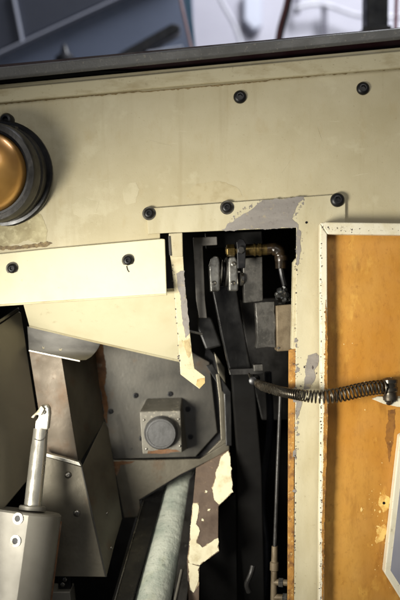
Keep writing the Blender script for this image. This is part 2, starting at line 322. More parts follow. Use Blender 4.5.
for x0, y0, x1, y1 in ((262, 150, 281, 143), (318, 128, 322, 141), (150, 140, 171, 146), (96, 182, 118, 178), (282, 172, 290, 160), (352, 176, 377, 171)):
    b = BM(); prism(b, jag([(x0, y0), (x1, y1), (x1, y1 + .5), (x0, y0 + .8)], 3, .25, rr), -.16, .12); obj('scratch', b, PALE, t)
for i, (px, py) in enumerate(((240, 97), (363, 88.5))): screw(t, px, py, 0, 1.0)
b = BM(); rr = random.Random(14)
prism(b, jag([(-20, 246.5), (20, 246), (50, 241.5), (52, 243.5), (46, 246.5), (22, 249), (-20, 250.5)], 2, .9, rr), -.6, .3)
obj('grime_line', b, mat('grime', (136, 116, 78), [((96, 78, 50), 200, .42, .62, 6)], rough=.7), t)

# ================================================================== WORK LAMP at the left
t = thing('work_lamp', 'round machine lamp with gold lens and black ring, cut by the picture edge', 'lamp', P(0, 176, 0))
ax = Vector((-.15, -1, -.10)).normalized()
c0 = P(2, 174, -.5)
b = BM(); lathe(b, c0, ax, [(0, 53), (3, 53), (5, 51.5), (5.4, 46)], 56); obj('flange', b, BLACK, t, smooth=True)
b = BM(); lathe(b, c0 + ax * .0055, ax, [(0, 48.5), (12, 48.5), (14, 47), (14.4, 45.5), (19, 45.5), (19.5, 48.5), (31, 48), (34, 46.5), (35.5, 42), (29, 40), (29, 20)], 56); obj('housing', b, GUN, t, smooth=True)
u = ax.orthogonal().normalized(); v = ax.cross(u)
b = BM(); lathe(b, c0 + ax * .035, ax, [(0, 43), (3, 42.5), (4, 41.5), (4, 39.2), (0, 38.8)], 48); ring = obj('bezel', b, BLACK, t, smooth=True)
for k in range(16):
    a = 2 * math.pi * k / 16 + .1; p = c0 + ax * .0345 + (u * math.cos(a) + v * math.sin(a)) * .0452
    b = BM(); lathe(b, p - ax * .006, ax, [(0, 2.4), (6.4, 2.4), (7.4, 1.6)], 12); obj('stud', b, PLATED if k % 3 else GUN, ring, smooth=True)
b = BM(); lathe(b, c0 + ax * .036, ax, [(0, 38.6), (7, 38.2), (15, 35.6), (22, 30), (28, 19.6), (31, 9), (31.8, 1)], 48); obj('lens', b, GOLD, t, smooth=True)
for a0 in (20, 200):                              # clamp tabs on the rim
    a = R(a0); p = c0 + ax * .013 + (u * math.cos(a) + v * math.sin(a)) * .0465
    b = BM(); lathe(b, p, ax, [(0, 4), (9, 4), (11, 2.5)], 6); obj('rim_nut', b, GUN, t)
b = BM(); lathe(b, P(8, 121, -.4), (-.1, -1, 0), [(0, 7), (6, 7), (9, 5), (9.4, 3), (5, 2.6)], 20); obj('top_screw', b, BLACK, t, smooth=True)

# ================================================================== COVER PLATE (frame round the opening) and its post
t = thing('cover_plate', 'cream L-shaped cover plate round the dark opening, with flaking grey patch at its corner', 'cover plate', P(250, 210, -3))
YP = -3.2
b = BM(); prism(b, [(146.5, 208.5), (343, 194), (345.5, 196.5), (346.5, 660), (294, 660), (295.5, 400), (296.5, 227.5), (165, 233), (148, 234)], YP, 3.0); obj('plate', b, CREAM_P, t, .5)
b = BM(); rr = random.Random(5)
prism(b, jag([(263, 199.8), (305, 196.8), (299, 203), (294, 212), (291, 219), (298, 224.5), (299, 232), (297.2, 236), (296.8, 227.3), (222, 230.6), (228, 224), (247, 212)], 2.6, .9, rr), YP - .3, .28); obj('primer_patch', b, PRIMER, t)
chips(t, 'edge_fleck', (228, 222), (262, 199), YP, 40, .9, PRIMER, 2.0); chips(t, 'edge_fleck', (303, 198), (291, 220), YP, 40, .9, PRIMER, 2.0)
chips(t, 'edge_fleck', (301, 232), (299, 264), YP, 26, .8, PRIMER, 1.4); chips(t, 'edge_fleck', (312, 356), (305, 392), YP, 40, 1.0, CHIP, 4.5)
b = BM(); rr = random.Random(16); prism(b, jag([(296.8, 229), (301, 231), (300.4, 250), (299, 263), (296.6, 266)], 2.6, .9, rr), YP - .32, .28); obj('primer_fringe', b, PRIMER, t)
b = BM(); rr = random.Random(6)
prism(b, jag([(308, 355), (316, 353), (319, 357), (318, 366), (314, 370), (316, 378), (310, 388), (303, 392), (305, 380), (306, 368)], 2.2, .8, rr), YP - .3, .28)
prism(b, jag([(296, 398), (302, 402), (300, 412), (296, 420)], 2.2, .6, rr), YP - .3, .28)
obj('primer_chip', b, PRIMER, t)
b = BM(); prism(b, [(289, 350), (296, 348), (294.3, 470), (294, 660), (287.5, 660), (288.5, 450)], YP + 1.2, 6); obj('rusty_return_edge', b, RUSTCHIP, t, .6)
b = BM(); prism(b, [(293.6, 262), (296.4, 258), (296, 349), (292, 349)], YP + 1.2, 16); obj('upper_return_edge', b, LIP, t, .4)
chips(t, 'paint_chip', (296, 240), (294.5, 640), YP, 190, .55, CHIP, .7)
chips(t, 'primer_fleck', (296.5, 340), (296, 500), YP, 40, 1.9, PRIMER, 1.6)
for i, (px, py) in enumerate(((149, 213.5), (227, 207.5), (337.5, 200))): screw(t, px, py, YP, (.92, .95, 1.08)[i], i < 2)
b = BM(); lathe(b, P(306.5, 222.5, YP), (0, -1, 0), [(0, 1.3), (.4, 1.2)], 10); obj('drill_hole', b, BLACK, t)

# ================================================================== LEDGE and panel under it
t = thing('ledge_panel', 'bright cream ledge panel with two screws at the lower left of the enclosure', 'panel', P(80, 275, -10))
pl = plane((0, 255, -4), (165, 238, -4), (80, 300, -13))
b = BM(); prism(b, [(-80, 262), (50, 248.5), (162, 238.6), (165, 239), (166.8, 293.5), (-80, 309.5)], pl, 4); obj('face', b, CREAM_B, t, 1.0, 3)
b = BM(); prism(b, [(-80, 309.3), (166.8, 293.3), (166.8, 295.2), (-80, 311.6)], lambda x, y: -9.2, 10); obj('folded_lower_edge', b, LIP, t, .5)
for px, py in ((12, 268.5), (128, 260.5)): screw(t, px, py, pl(px, py) - .1, .85, True)
b = BM(); tube(b, smoothpath([P(126.5, 266, pl(127, 266) - .4), P(127.5, 270, pl(127, 270) - .4), P(129, 272, pl(129, 272) - .4)], 6), .0005, 6); obj('scratch', b, GUN, t)
t = thing('sloped_panel', 'sloping cream panel tucked under the bright ledge panel', 'panel', P(110, 330, 40))
pl = plane((28, 303, 12), (175, 294, 12), (100, 345, 62))
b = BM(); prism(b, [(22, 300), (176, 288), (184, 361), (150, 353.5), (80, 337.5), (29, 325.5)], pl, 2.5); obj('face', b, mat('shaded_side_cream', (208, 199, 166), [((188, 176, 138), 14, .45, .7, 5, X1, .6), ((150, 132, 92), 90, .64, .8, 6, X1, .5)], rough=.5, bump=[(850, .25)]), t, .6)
b = BM(); prism(b, [(29, 325.6), (80, 337.6), (150, 353.6), (184, 361.1), (184, 363), (150, 355.4), (80, 339.2), (29, 327.2)], lambda x, y: pl(x, y) + .6, 6); obj('lower_edge', b, LIP, t)

# ================================================================== PEELING STRAP at the mouth of the opening
t = thing('hanging_strap', 'narrow cream strap with peeling paint hanging at the left of the dark opening', 'strap', P(178, 260, 4))
pl = plane((172, 256, -2), (184, 256, -2), (192, 380, 14))
b = BM(); prism(b, [(170, 255), (183, 255), (184.5, 280), (188, 315), (192, 352), (194.5, 368.5), (205, 376.5), (205.2, 383), (199.5, 389), (180.5, 374.5), (178.5, 345), (175, 300), (171.5, 265)], pl, 3); obj('blade', b, LIP, t, .5)
b = BM(); prism(b, [(168.6, 233.5), (182.4, 232.5), (183, 256.5), (170.6, 257)], -4.6, 6); obj('hinge_block', b, CREAM, t, .8)
b = BM(); prism(b, [(168.2, 236), (170.2, 236), (171.6, 256), (169.2, 255)], -5.6, 8); obj('hinge_pin', b, GUN_L, t, .3)
b = BM(); rr = random.Random(2); prism(b, jag([(176, 273), (183.8, 270.5), (184.8, 283), (188, 315), (189.6, 334), (185, 338), (182, 318), (180, 296), (176.8, 284)], 2, .7, rr), lambda x, y: pl(x, y) - .3, .28); obj('bare_patch', b, PRIMER, t)
b = BM(); prism(b, jag([(182, 342), (189.8, 338), (192, 352), (188, 358), (185, 348), (182, 340)], 2, .9, rr), lambda x, y: pl(x, y) - .3, .28)
obj('scuffed_patch', b, mat('scuffed_cream', (184, 168, 124), [((156, 136, 96), 120, .45, .62, 5)], rough=.6), t)
b = BM(); prism(b, jag([(197, 379), (204.6, 378), (204.6, 383), (199.6, 388), (195.8, 385)], 1.6, .5, rr), lambda x, y: pl(x, y) - .3, .28); obj('worn_tip', b, mat('tan_wear', (184, 158, 104), [((150, 118, 66), 150, .45, .62, 5)], rough=.6), t)
chips(t, 'paint_chip', (172, 262), (180, 372), lambda x, y: pl(x, y), 34, .9, CHIP, .7)

# ================================================================== LEFT: way cover, guards
t = thing('side_cover', 'large plain dark steel side cover filling the left edge under the ledge', 'cover', P(10, 400, 0))
pl = plane((0, 325, 10), (41, 455, 34), (0, 510, -30))
b = BM(); prism(b, [(-80, 366), (-2, 325.5), (18.5, 311.5), (20.5, 313), (42.5, 455), (36, 470), (0, 513), (-80, 610)], pl, 3); obj('sheet', b, STEEL_S, t, .8)
b = BM(); prism(b, [(-80, 360), (-2, 320), (17.5, 307.5), (18.5, 310.5), (-2, 324), (-80, 364.5)], lambda x, y: pl(x, y) - 3, 7); obj('hemmed_edge', b, STEEL, t, .8)

t = thing('upper_guard', 'bent steel chip guard with a rounded flange and rusty front, under the sloping panel', 'guard', P(60, 400, 60))
pf = plane((29, 327, 74), (100, 344, 78), (60, 356, 34))
b = BM(); prism(b, [(27, 326.5), (100.4, 343.6), (98.8, 347.5), (95.6, 352.2), (91, 357), (86, 360), (80, 360.3), (28.6, 349.5)], pf, 1.6); obj('flange', b, STEEL, t, .5)
b = BM(); prism(b, [(28.6, 349.6), (80, 360.4), (80, 362), (28.6, 351.4)], lambda x, y: 34, 2.4); obj('bright_fold', b, BRIGHT, t, .3)
pr = plane((31, 351, 38), (61, 357, 38), (60, 455, 44))
b = BM(); prism(b, [(29, 351), (61.5, 357.8), (78.5, 464), (45.8, 456.5)], pr, 2); obj('rusty_face', b, STEEL_R, t, .4)
pr2 = plane((62, 358, 38), (78, 464, 44), (100, 420, 110))
b = BM(); prism(b, [(61.8, 357.8), (85, 360), (96, 351), (101, 372), (104.5, 420), (79, 464)], pr2, 2); obj('dark_face', b, STEEL_D, t, .4)
b = BM()
for cx, cy in ((43, 348), (60, 350)): prism(b, jag([(cx - 1, cy - 1.6), (cx + .7, cy - .6), (cx + 2, cy - 1.8), (cx + 1.2, cy + 1), (cx - .6, cy + .9)], 1.2, .4), lambda x, y: pf(x, y) - .3, .28)
obj('white_fleck', b, WHITE, t)

t = thing('lower_guard', 'riveted dark steel box guard with bright top edge, beneath the rusty guard', 'guard', P(80, 520, 30))
pl = plane((48, 458, 26), (81, 467, 26), (80, 576, 22))
b = BM(); prism(b, [(40, 455), (49, 457.5), (81, 466.8), (105.5, 577), (60, 576.5), (40, 576)], pl, 2.2); obj('front_face', b, STEEL_D, t, .5)
pl2 = plane((82, 466, 26), (105, 577, 22), (107, 425, 92))
b = BM(); prism(b, [(82, 466.8), (104, 421), (108, 428), (122, 519), (115, 542), (106.3, 577)], pl2, 2.2); obj('side_face', b, STEEL_D, t, .5)
b = BM(); prism(b, [(40, 451.5), (49.5, 454), (79, 462.3), (81.6, 466.6), (49, 457.6), (40, 455.2)], 24.5, 8); obj('bright_top_edge', b, BRIGHT, t, .5)
b = BM(); tube(b, [P(81.5, 466.8, 25.6), P(105.8, 576.6, 21.6)], .0011, 8); obj('bright_corner_fold', b, STEEL, t, smooth=True)
for px, py in ((68, 475), (76.8, 513)): put(RIVET, 'rivet', t, P(px, py, pl(px, py)), 1.2)
for px, py in ((107.3, 513.5), (111.3, 548)): put(RIVET, 'rivet', t, P(px, py, pl2(px, py)), .62, (0, 0, R(50)))

t = thing('base_bracket', 'small bright base bracket with two screws at the bottom beside the tool block', 'bracket', P(64, 597, 40))
b = BM(); prism(b, [(40, 592.5), (70, 592), (73, 620), (40, 620)], 36, 30); obj('foot', b, SATIN, t, .8)
b = BM(); prism(b, [(58, 574), (70, 574), (71, 592), (58, 592)], 46, 12); obj('upright', b, BLACK, t, .6)
for px, py in ((65, 579.5), (62.8, 584.5)): put(RIVET, 'screw', t, P(px, py, 46), .85)

# ================================================================== BOLT PLATE with sensor housing
t = thing('bolt_plate', 'grey steel plate with bolt holes and rusty left edge behind the knob housing', 'plate', P(155, 405, 120))
YB = 120
b = BM(); prism(b, [(93, 338), (170, 340), (209.5, 362), (217.5, 432.5), (195.5, 457), (113.5, 459.5), (104, 418), (97, 372)], YB, 4); obj('plate', b, STEEL, t, .8)
b = BM(); prism(b, [(206, 345), (219, 362), (223.5, 437), (199, 466), (110, 468), (108, 455), (195, 452), (212, 431), (204, 366)], YB + 8, 4); obj('recess', b, BLACK, t)
b = BM(); prism(b, [(214, 352), (225, 368), (227.5, 446), (201, 470), (196, 464.5), (221.6, 439), (218, 372)], YB - 2, 10); obj('rim', b, STEEL_D, t, .8)
b = BM(); rr = random.Random(4); prism(b, jag([(92.6, 338), (101, 340), (106, 362), (105, 390), (109, 408), (106.5, 424), (104.2, 417.6), (97.2, 372)], 3, 1.2, rr), YB - .3, .28); obj('rust_streak', b, RUST, t)
for px, py in ((135.5, 395.5), (170, 394), (110.5, 411.5), (188, 409), (190.6, 436.5), (141.5, 438.3)):
    b = BM(); lathe(b, P(px, py, YB - .1), (0, -1, 0), [(0, 3.1), (1.8, 2.9), (1.9, 1.6), (.4, 1.5)], 14, hexat=(2, 3)); obj('bolt', b, BLACK, t, smooth=True)
for px, py in ((131.5, 449), (210, 412)):
    b = BM(); lathe(b, P(px, py, YB - .1), (0, -1, 0), [(0, 1.1), (.5, .8)], 10); obj('pin', b, PLATED, t)
t = thing('knob_housing', 'square grey housing with a round slate knob mounted on the bolt plate', 'housing', P(161, 430, 100))
b = BM()
f = [P(139.5, 411.8, 86), P(180.5, 410.8, 86), P(182, 452.5, 86), P(142.5, 454.3, 86)]
k = [P(146.5, 398.5, 119.5), P(182, 397.5, 119.5), P(187.5, 449, 119.5), P(146, 450, 119.5)]
hexa(b, f + k); obj('body', b, mat('zinc_housing', (116, 112, 102), [((96, 91, 80), 50, .45, .66, 5), ((166, 158, 140), 240, .6, .74, 3)], rough=.48, metal=.35, bump=[(300, .12)]), t, 1.0)
b = BM(); lathe(b, P(161, 432.5, 86), (0, -1, 0), [(-.2, 18.5), (2, 18.5), (3, 17.6), (9, 17.2), (10.5, 16), (10.6, 14.2), (10.1, 13.8), (10.2, 5)], 40); kn = obj('knob', b, KNOB, t, smooth=True)
b = BM(); box(b, 152, 430, 170, 431.6, 75.9, .7); box(b, 154, 434, 168, 435.2, 75.9, .7); obj('raised_marking', b, RUBBER, kn)
b = BM(); prism(b, jag([(148, 451), (160, 449.6), (176, 449.4), (180, 452), (160, 453.4), (147, 453.6)], 2.5, .6), 85.7, .28); obj('rust_patch', b, RUST, t)
for px, py in ((144, 420), (178.5, 419), (180, 446), (146.5, 449)): put(RIVET, 'screw', t, P(px, py, 85.9), .45)

t = thing('lower_bracket', 'dark angled steel bracket hanging under the bolt plate above the cloth hose', 'bracket', P(150, 480, 110))
b = BM(); prism(b, [(113, 460.5), (200, 459), (229, 441), (229.5, 451), (180, 475), (139.5, 500), (141.2, 517), (124, 518), (117.5, 485)], 112, 5); obj('face', b, STEEL_D, t, .8)
b = BM(); prism(b, jag([(113.2, 461), (134, 460.6), (131, 464), (121, 465), (118, 475), (115.6, 476)], 2.4, .8), 111.7, .28); obj('rust_edge', b, RUST, t)
b = BM(); tube(b, [P(139.5, 500.5, 111.6), P(180, 475.5, 111.6), P(229, 451.3, 111.6)], .0009, 6); obj('cut_edge', b, BLACK, t)

# ================================================================== HOSE in its channel
t = thing('hose_channel', 'dark metal channel with a thin bright edge carrying the pale cloth hose', 'channel', P(150, 560, 60))
pa = plane((145, 497, 124), (190, 497, 124), (150, 600, 20))
b = BM(); prism(b, [(149, 474), (169, 472), (160, 508), (133, 600), (120, 650), (96, 650), (115, 600)], lambda x, y: pa(x, y) - 4, 4); obj('left_wall', b, ARMM, t, 1)
b = BM(); tube(b, [P(145.5, 492, pa(145, 492) - 5), P(139.2, 515, pa(139, 515) - 5), P(115.6, 597, pa(115, 597) - 5), P(100, 650, pa(100, 650) - 5)], .0010, 8); obj('bright_edge', b, PLATED, t, smooth=True)
b = BM(); prism(b, [(189, 480), (195, 470), (196, 500), (187, 600), (180, 650), (158, 650), (173, 600)], lambda x, y: pa(x, y) - 4, 4); obj('right_wall', b, GUN, t, 1)
b = BM(); tube(b, [P(181.5, 570, pa(181, 570) - 5), P(174.5, 602, pa(174, 602) - 5), P(164, 650, pa(165, 650) - 5)], .0014, 8); obj('edge_highlight', b, SATIN, t, smooth=True)  # paler steel tube stands in for the highlight along this edge
b = BM(); prism(b, [(148, 474), (196, 472), (187, 600), (170, 660), (90, 660), (112, 600)], lambda x, y: pa(x, y) + 38, 3); obj('channel_floor', b, BLACK, t)
b = BM(); rr = random.Random(9)
ctr = [P(183, 472, pa(183, 472) + 18), P(176.5, 500, pa(176, 500) + 17), P(168, 540, pa(168, 540) + 14), P(158, 580, pa(158, 580) + 14), P(147, 625, pa(147, 625) + 14), P(135, 665, pa(135, 665) + 14)]
pts = smoothpath(ctr, 150); rad = [.0185 + (.00006 * math.sin(i * 1.25)) + rr.uniform(-.00012, .00012) for i in range(len(pts))]
tube(b, pts, rad, 32); tag(obj('cloth_hose', b, CLOTH, smooth=True), 'pale green ribbed cloth hose lying in the dark channel at the bottom', 'hose')

# ================================================================== PEELING BRACKET beside the hose
t = thing('peeling_bracket', 'zigzag sheet bracket with cream paint peeling off brown primer, right of the hose', 'bracket', P(210, 520, 60))
pl = plane((228, 450, 74), (196, 500, 60), (195, 590, 30))
b = BM(); prism(b, [(196, 468), (229, 449.5), (231.5, 468), (233, 492), (218.5, 506.5), (218.2, 543), (219.5, 551.5), (199.5, 565.5), (198.5, 640), (190, 640), (187, 562), (193, 502)], pl, 3); obj('sheet', b, BROWNP, t, .5)
UNDER = mat('tan_undercoat', (158, 140, 108), [((120, 100, 76), 120, .45, .62, 5)], rough=.7)
CREAM_F = mat('flaking_cream', (208, 199, 166), [((180, 166, 128), 60, .5, .7, 5)], rough=.5, bump=[(500, .2)])
def flake(name, pts, sd):
    cx = sum(p[0] for p in pts) / len(pts); cy = sum(p[1] for p in pts) / len(pts)
    b = BM(); prism(b, jag([(cx + (x - cx) * 1.0 , cy + (y - cy) * 1.0) for x, y in pts], 3.2, 1.0, random.Random(sd + 40)), lambda x, y: pl(x, y) - .32, .3); u_ = obj('undercoat', b, UNDER, t)
    b = BM(); prism(b, jag(pts, 2.2, .9, random.Random(sd)), lambda x, y: pl(x, y) - .75, .4); obj(name, b, CREAM_F, t)
flake('paint_flake', [(228, 451.5), (229.4, 453), (231.2, 469), (232.6, 491.5), (219, 504.5), (214.5, 500), (212.5, 488), (217, 470), (221, 457)], 1)
flake('paint_flake', [(193.2, 502.5), (197.5, 503), (199, 512), (196, 524), (200, 531), (196.5, 543), (203, 548), (217.5, 538), (219, 551), (199.8, 564.8), (190, 564), (188, 558)], 2)
flake('paint_flake', [(188, 563), (198.8, 566.5), (198.2, 584), (194, 592), (190, 590)], 3)
for cx, cy in ((206, 492), (209, 510), (203, 520)): flake('paint_fleck', [(cx - 1, cy - 1), (cx + 1, cy - 1), (cx + 1, cy + 1), (cx - 1, cy + 1)], cx)
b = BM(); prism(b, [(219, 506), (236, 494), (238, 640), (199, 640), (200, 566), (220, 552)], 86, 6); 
tag(obj('backing_sheet', b, VOID, bevel=1), 'sheet with slots, coloured near-black as shade, standing right behind the peeling bracket', 'sheet')  # sheet blackened so the gap reads as deep shade
b = BM()

# ================================================================== MECHANISM in the opening
t = thing('angle_bracket', 'light grey angle bracket standing at the upper left of the dark opening', 'bracket', P(200, 260, 40))
b = BM(); prism(b, [(193, 237.5), (217, 236.5), (217.3, 244.8), (202.6, 245.6), (205, 300), (207, 318), (199, 318), (196, 300)], 30, 5); obj('leg', b, mat('bracket_grey', (106, 102, 96), [((76, 72, 66), 60, .45, .66, 5)], rough=.6), t, .8)

t = thing('swing_arm', 'long black oily lever arm sloping down the middle of the dark opening', 'lever', P(235, 380, 60))
pl = plane((211, 285, 62), (236, 285, 62), (235, 430, 78))
b = BM(); prism(b, [(211, 286), (236, 284), (240, 310), (252, 371), (229.5, 372.5), (222, 340)], pl, 16); obj('upper_bar', b, ARMM, t, 1.8, 3)
b = BM(); prism(b, [(231, 374), (254, 372.5), (262, 470), (266, 640), (236, 640), (238, 470)], lambda x, y: pl(x, y) + 3, 18); obj('lower_bar', b, VOID, t, 1.8, 3)  # lower bar's shade is put into its near-black colour
b = BM(); prism(b, [(229, 369.5), (263, 368), (263.5, 374), (230, 375.2)], 56, 26); obj('cross_plate', b, GUN, t, .6)
b = BM(); prism(b, [(253.5, 364.8), (263, 364.2), (263.4, 371), (254, 371.6)], 53, 14); obj('nut', b, GUN_L, t, .8)

t = thing('clevis_joint', 'pair of rounded steel ears with bright washers at the top of the black lever', 'clevis', P(222, 272, 50))
axd = Vector((1, .12, -.05)).normalized(); cc = P(223, 272, 54)
def disc(name, s, th, r, m):
    b = BM(); lathe(b, cc + axd * s * .001, axd, [(0, r * .55), (0, r - 1), (.9, r), (th - .9, r), (th, r - 1), (th, r * .55)], 36); return obj(name, b, m, t, smooth=True)
disc('washer', -4.2, 2.0, 15.5, PLATED); disc('spacer', -1.6, 3.0, 11, BLACK); disc('bright_washer', 2, 2.4, 16, PLATED)
b = BM(); prism(b, [(208.6, 266), (211, 258.5), (214.5, 255.6), (218.6, 256.4), (219.6, 262), (219.8, 291), (210, 292)], 38, 26); obj('rounded_ear', b, PLATED_D, t, 1.8, 3)
b = BM(); prism(b, [(228, 262), (229.5, 257), (235, 256), (237.6, 260.5), (238.4, 291), (228.6, 291)], 38, 26); obj('rounded_ear', b, PLATED_D, t, 1.8, 3)
b = BM(); lathe(b, cc - axd * .014, axd, [(0, 4.5), (32, 4.5)], 20); obj('axle', b, PLATED, t, smooth=True)
for px, py in ((214, 283), (233, 283), (233.5, 264)):
    b = BM(); lathe(b, P(px, py, 38), (0, -1, 0), [(-1, 2.4), (.8, 2.4), (1.4, 1.4), (.4, 1.2)], 14); obj('set_screw', b, PLATED, t, smooth=True)

t = thing('mounting_block', 'dark grey machined block directly under the brass fitting', 'block', P(252, 280, 40))
b = BM(); prism(b, [(242.5, 258.5), (262.4, 256.5), (263, 301), (244.4, 303)], 42, 30); obj('body', b, GUN_L, t, .9)
b = BM(); lathe(b, P(242, 279, 44), (-1, -.3, 0), [(0, 7), (2.5, 7), (3, 5)], 20); obj('boss', b, PLATED, t, smooth=True)
t = thing('side_block', 'dark block with chipped left edge in the middle, above the spring', 'block', P(265, 325, 30))
b = BM(); prism(b, jag([(255.5, 303), (274.5, 301.5), (276, 347.5), (256, 348.5), (257, 340)], 6, .8, random.Random(3)), 34, 26); obj('body', b, GUN_L, t, .7)
t = thing('end_block', 'brown-grey block wedged between the dark block and the post', 'block', P(285, 328, 26))
b = BM(); prism(b, [(276.3, 305.5), (292.8, 304), (294.2, 350.5), (277, 351.5)], 24, 30); obj('body', b, BROWNB, t, .9)
b = BM(); lathe(b, P(278.6, 348, 24), (0, -1, 0), [(0, 1.4), (1, 1)], 10); obj('pin', b, PLATED, t)
t = thing('upper_crossbar', 'black crossbar across the top inside of the opening', 'bar', P(240, 238, 60))
b = BM(); prism(b, [(205, 233), (262, 231), (263, 246), (206, 249)], 72, 14); obj('bar', b, ARMM, t, 1)

t = thing('brass_fitting', 'oily brass hose fitting with dark elbow at the top of the opening', 'fitting', P(250, 250, 30))
A = P(226.5, 250.6, 34); B = P(270, 249.2, 34); ab = (B - A).normalized()
b = BM(); lathe(b, A, ab, [(0, 4), (0, 6), (1, 6.6), (8, 6.6), (9, 6), (9, 4)], 6); obj('hex_nut', b, BRASS, t, .4)
b = BM(); lathe(b, A - ab * .001, ab, [(0, 3.5), (43, 3.5)], 18); obj('stem', b, BRASS, t, smooth=True)
b = BM(); lathe(b, A + ab * .019, ab, [(0, 4.5), (0, 6), (9, 6), (9.4, 6.8), (11, 6.8), (11.4, 6), (14, 6), (14.4, 6.8), (17, 6.8), (17.4, 6), (23, 6), (23, 4)], 24); obj('knurled_collar', b, BRASS, t, smooth=True)
b = BM(); tube(b, smoothpath([P(266, 249.4, 34), P(273, 248.6, 34), P(278.6, 251.5, 34), P(280.6, 258, 34), P(281, 268.5, 34)], 18), [.0060] * 5 + [.0068] * 6 + [.0060] * 8, 16); obj('elbow', b, ELBOW, t, smooth=True)
b = BM(); lathe(b, P(281, 256, 34), (.1, 0, -1), [(0, 6.9), (2, 7.2), (5, 6.9)], 16); obj('elbow_ring', b, ELBOW, t, smooth=True)
t2 = thing('upright_tab', 'thin black plate with a bolt, clamped between the two brass pieces', 'plate', P(240, 255, 34))
b = BM(); prism(b, [(236.6, 242), (239.5, 238.4), (243.5, 239.2), (246.2, 244), (245.2, 268), (237.6, 268.5)], 23, 3.5); obj('plate', b, BLACK, t2, .7)
b = BM(); lathe(b, P(241, 250, 23), (0, -1, 0), [(0, 4.2), (3, 4.2), (3.6, 3.4)], 6); obj('bolt', b, GUN, t2, .3)
b = BM(); tube(b, smoothpath([P(281, 268, 34), P(283, 278, 36), P(287, 292, 40), P(291, 304, 46), P(292, 330, 60)], 20), .0032, 10); tag(obj('air_tube', b, BLACK, smooth=True), 'thin black air tube dropping from the dark elbow', 'tube')
b = BM(); rr = random.Random(12)
bmesh.ops.create_icosphere(b, subdivisions=3, radius=.010)
for v_ in b.verts: v_.co *= rr.uniform(.72, 1.12); v_.co.x *= .95; v_.co.z *= .95
bmesh.ops.translate(b, verts=b.verts, vec=P(283.5, 295, 36)); tag(obj('crumpled_foil', b, FOIL), 'crumpled glinting foil scrap stuck above the brown-grey block', 'foil')

t = thing('link_rod', 'dull dark rod behind the strap at the left of the lever', 'rod', P(208, 330, 80))
b = BM(); prism(b, [(196, 312), (212, 318), (222, 346), (206, 350), (198, 330)], 90, 12); obj('wedge', b, ARMM, t, 2)
b = BM(); tube(b, [P(188, 330.5, 70), P(202, 334, 74)], .0014, 8); obj('pin', b, PLATED, t, smooth=True)
t = thing('channel_upright', 'grey channel frame standing between the bolt plate and the lever', 'frame', P(222, 400, 96))
b = BM(); prism(b, [(206, 366), (212, 364), (231, 392), (232, 446), (226, 446), (224, 394)], 98, 8); obj('outer_flange', b, ARMM, t, .8)
b = BM(); prism(b, [(216, 374), (219.5, 374), (223, 398), (224.5, 440), (221, 440), (219, 398)], 96, 4); obj('web', b, STEEL_D, t, .6)

t = thing('control_rod', 'thin upright rod with a pipe union at its foot, left of the post', 'rod', P(275, 500, 30))
b = BM(); tube(b, [P(280.5, 395, 34), P(277.6, 470, 34), P(274.6, 555, 34)], .0021, 12); obj('shaft', b, GUN, t, smooth=True)
b = BM(); lathe(b, P(274.8, 546, 34), (-.02, 0, -1), [(0, 3.2), (16, 3.4), (17, 4.6), (25, 4.6), (26, 3.4), (60, 3.4)], 16); obj('sleeve', b, BROWNB, t, smooth=True)
b = BM(); tube(b, [P(274, 582, 34), P(293, 583, 28)], .0034, 12); tube(b, [P(274, 597, 34), P(293, 598, 28)], .0034, 12); obj('branch', b, BROWNB, t, smooth=True)
b = BM(); lathe(b, P(279, 582.3, 33), (1, -.3, 0), [(0, 5.2), (5, 5.2)], 6); obj('union_nut', b, GUN_L, t, .4)
b = BM(); lathe(b, P(283, 597.5, 32), (1, -.3, 0), [(0, 5.2), (5, 5.2)], 6); obj('union_nut', b, GUN_L, t, .4)
t = thing('guide_tube', 'dark glossy curved tube deep inside, below the lever', 'tube', P(250, 570, 110))
b = BM(); tube(b, smoothpath([P(226, 500, 110), P(228, 560, 110), P(226, 650, 110)], 20), .0055, 14); obj('straight_tube', b, ARMM, t, smooth=True)
b = BM(); tube(b, smoothpath([P(253, 566, 60), P(251, 574, 58), P(247, 584, 60), P(249, 592, 62)], 14), .0030, 10); obj('bent_end', b, GUN, t, smooth=True)

b = BM(); tube(b, smoothpath([P(268, 372, 110), P(270, 430, 120), P(262, 500, 130), (P(266, 560, 120)), P(258, 650, 120)], 40), .0042, 10); tag(obj('inner_cable', b, RUBBER, smooth=True), 'black cable snaking down the dark cavity between lever and thin rod', 'cable')
b = BM(); prism(b, [(240, 300), (300, 296), (300, 420), (262, 420), (248, 360)], 170, 8); tag(obj('inner_plate', b, GUN, bevel=1), 'dim dark plate deep behind the two grey blocks', 'plate')

# ================================================================== DOOR at the right
t = thing('access_door', 'open oil-stained ochre access door with a chipped white lip and inset window', 'door', P(322, 440, -15))
YF = -21; YT = -9
b = BM(); prism(b, [(322, 226), (500, 226), (500, 700), (325, 700)], YT, 3.5); obj('inner_skin', b, OCHRE, t)
b = BM(); prism(b, [(320.2, 223.5), (327.2, 234), (328, 420), (324.6, 520), (323.4, 640), (319, 640), (319.4, 520), (321, 420)], YF, 12); obj('side_lip', b, WHITE, t, 1.0, 3)
b = BM(); prism(b, [(320.2, 223), (326, 222), (500, 224.5), (500, 236.4), (327.4, 234.2)], YF - .004, 12); obj('top_lip', b, WHITE, t, 1.4, 3)
b = BM(); rr = random.Random(31); prism(b, jag([(325.5, 300), (327.4, 330), (327.8, 420), (324.4, 520), (323.2, 640), (321.6, 640), (322.2, 520), (323.8, 420), (325, 360)], 2.5, .5, rr), YF - .3, .28); obj('ochre_edge_wear', b, RUSTCHIP, t)
chips(t, 'lip_chip', (321.4, 238), (320.6, 640), YF, 210, .55, CHIP, .5)
chips(t, 'top_lip_chip', (322, 228), (352, 229), YF, 34, .6, CHIP, 1.8)
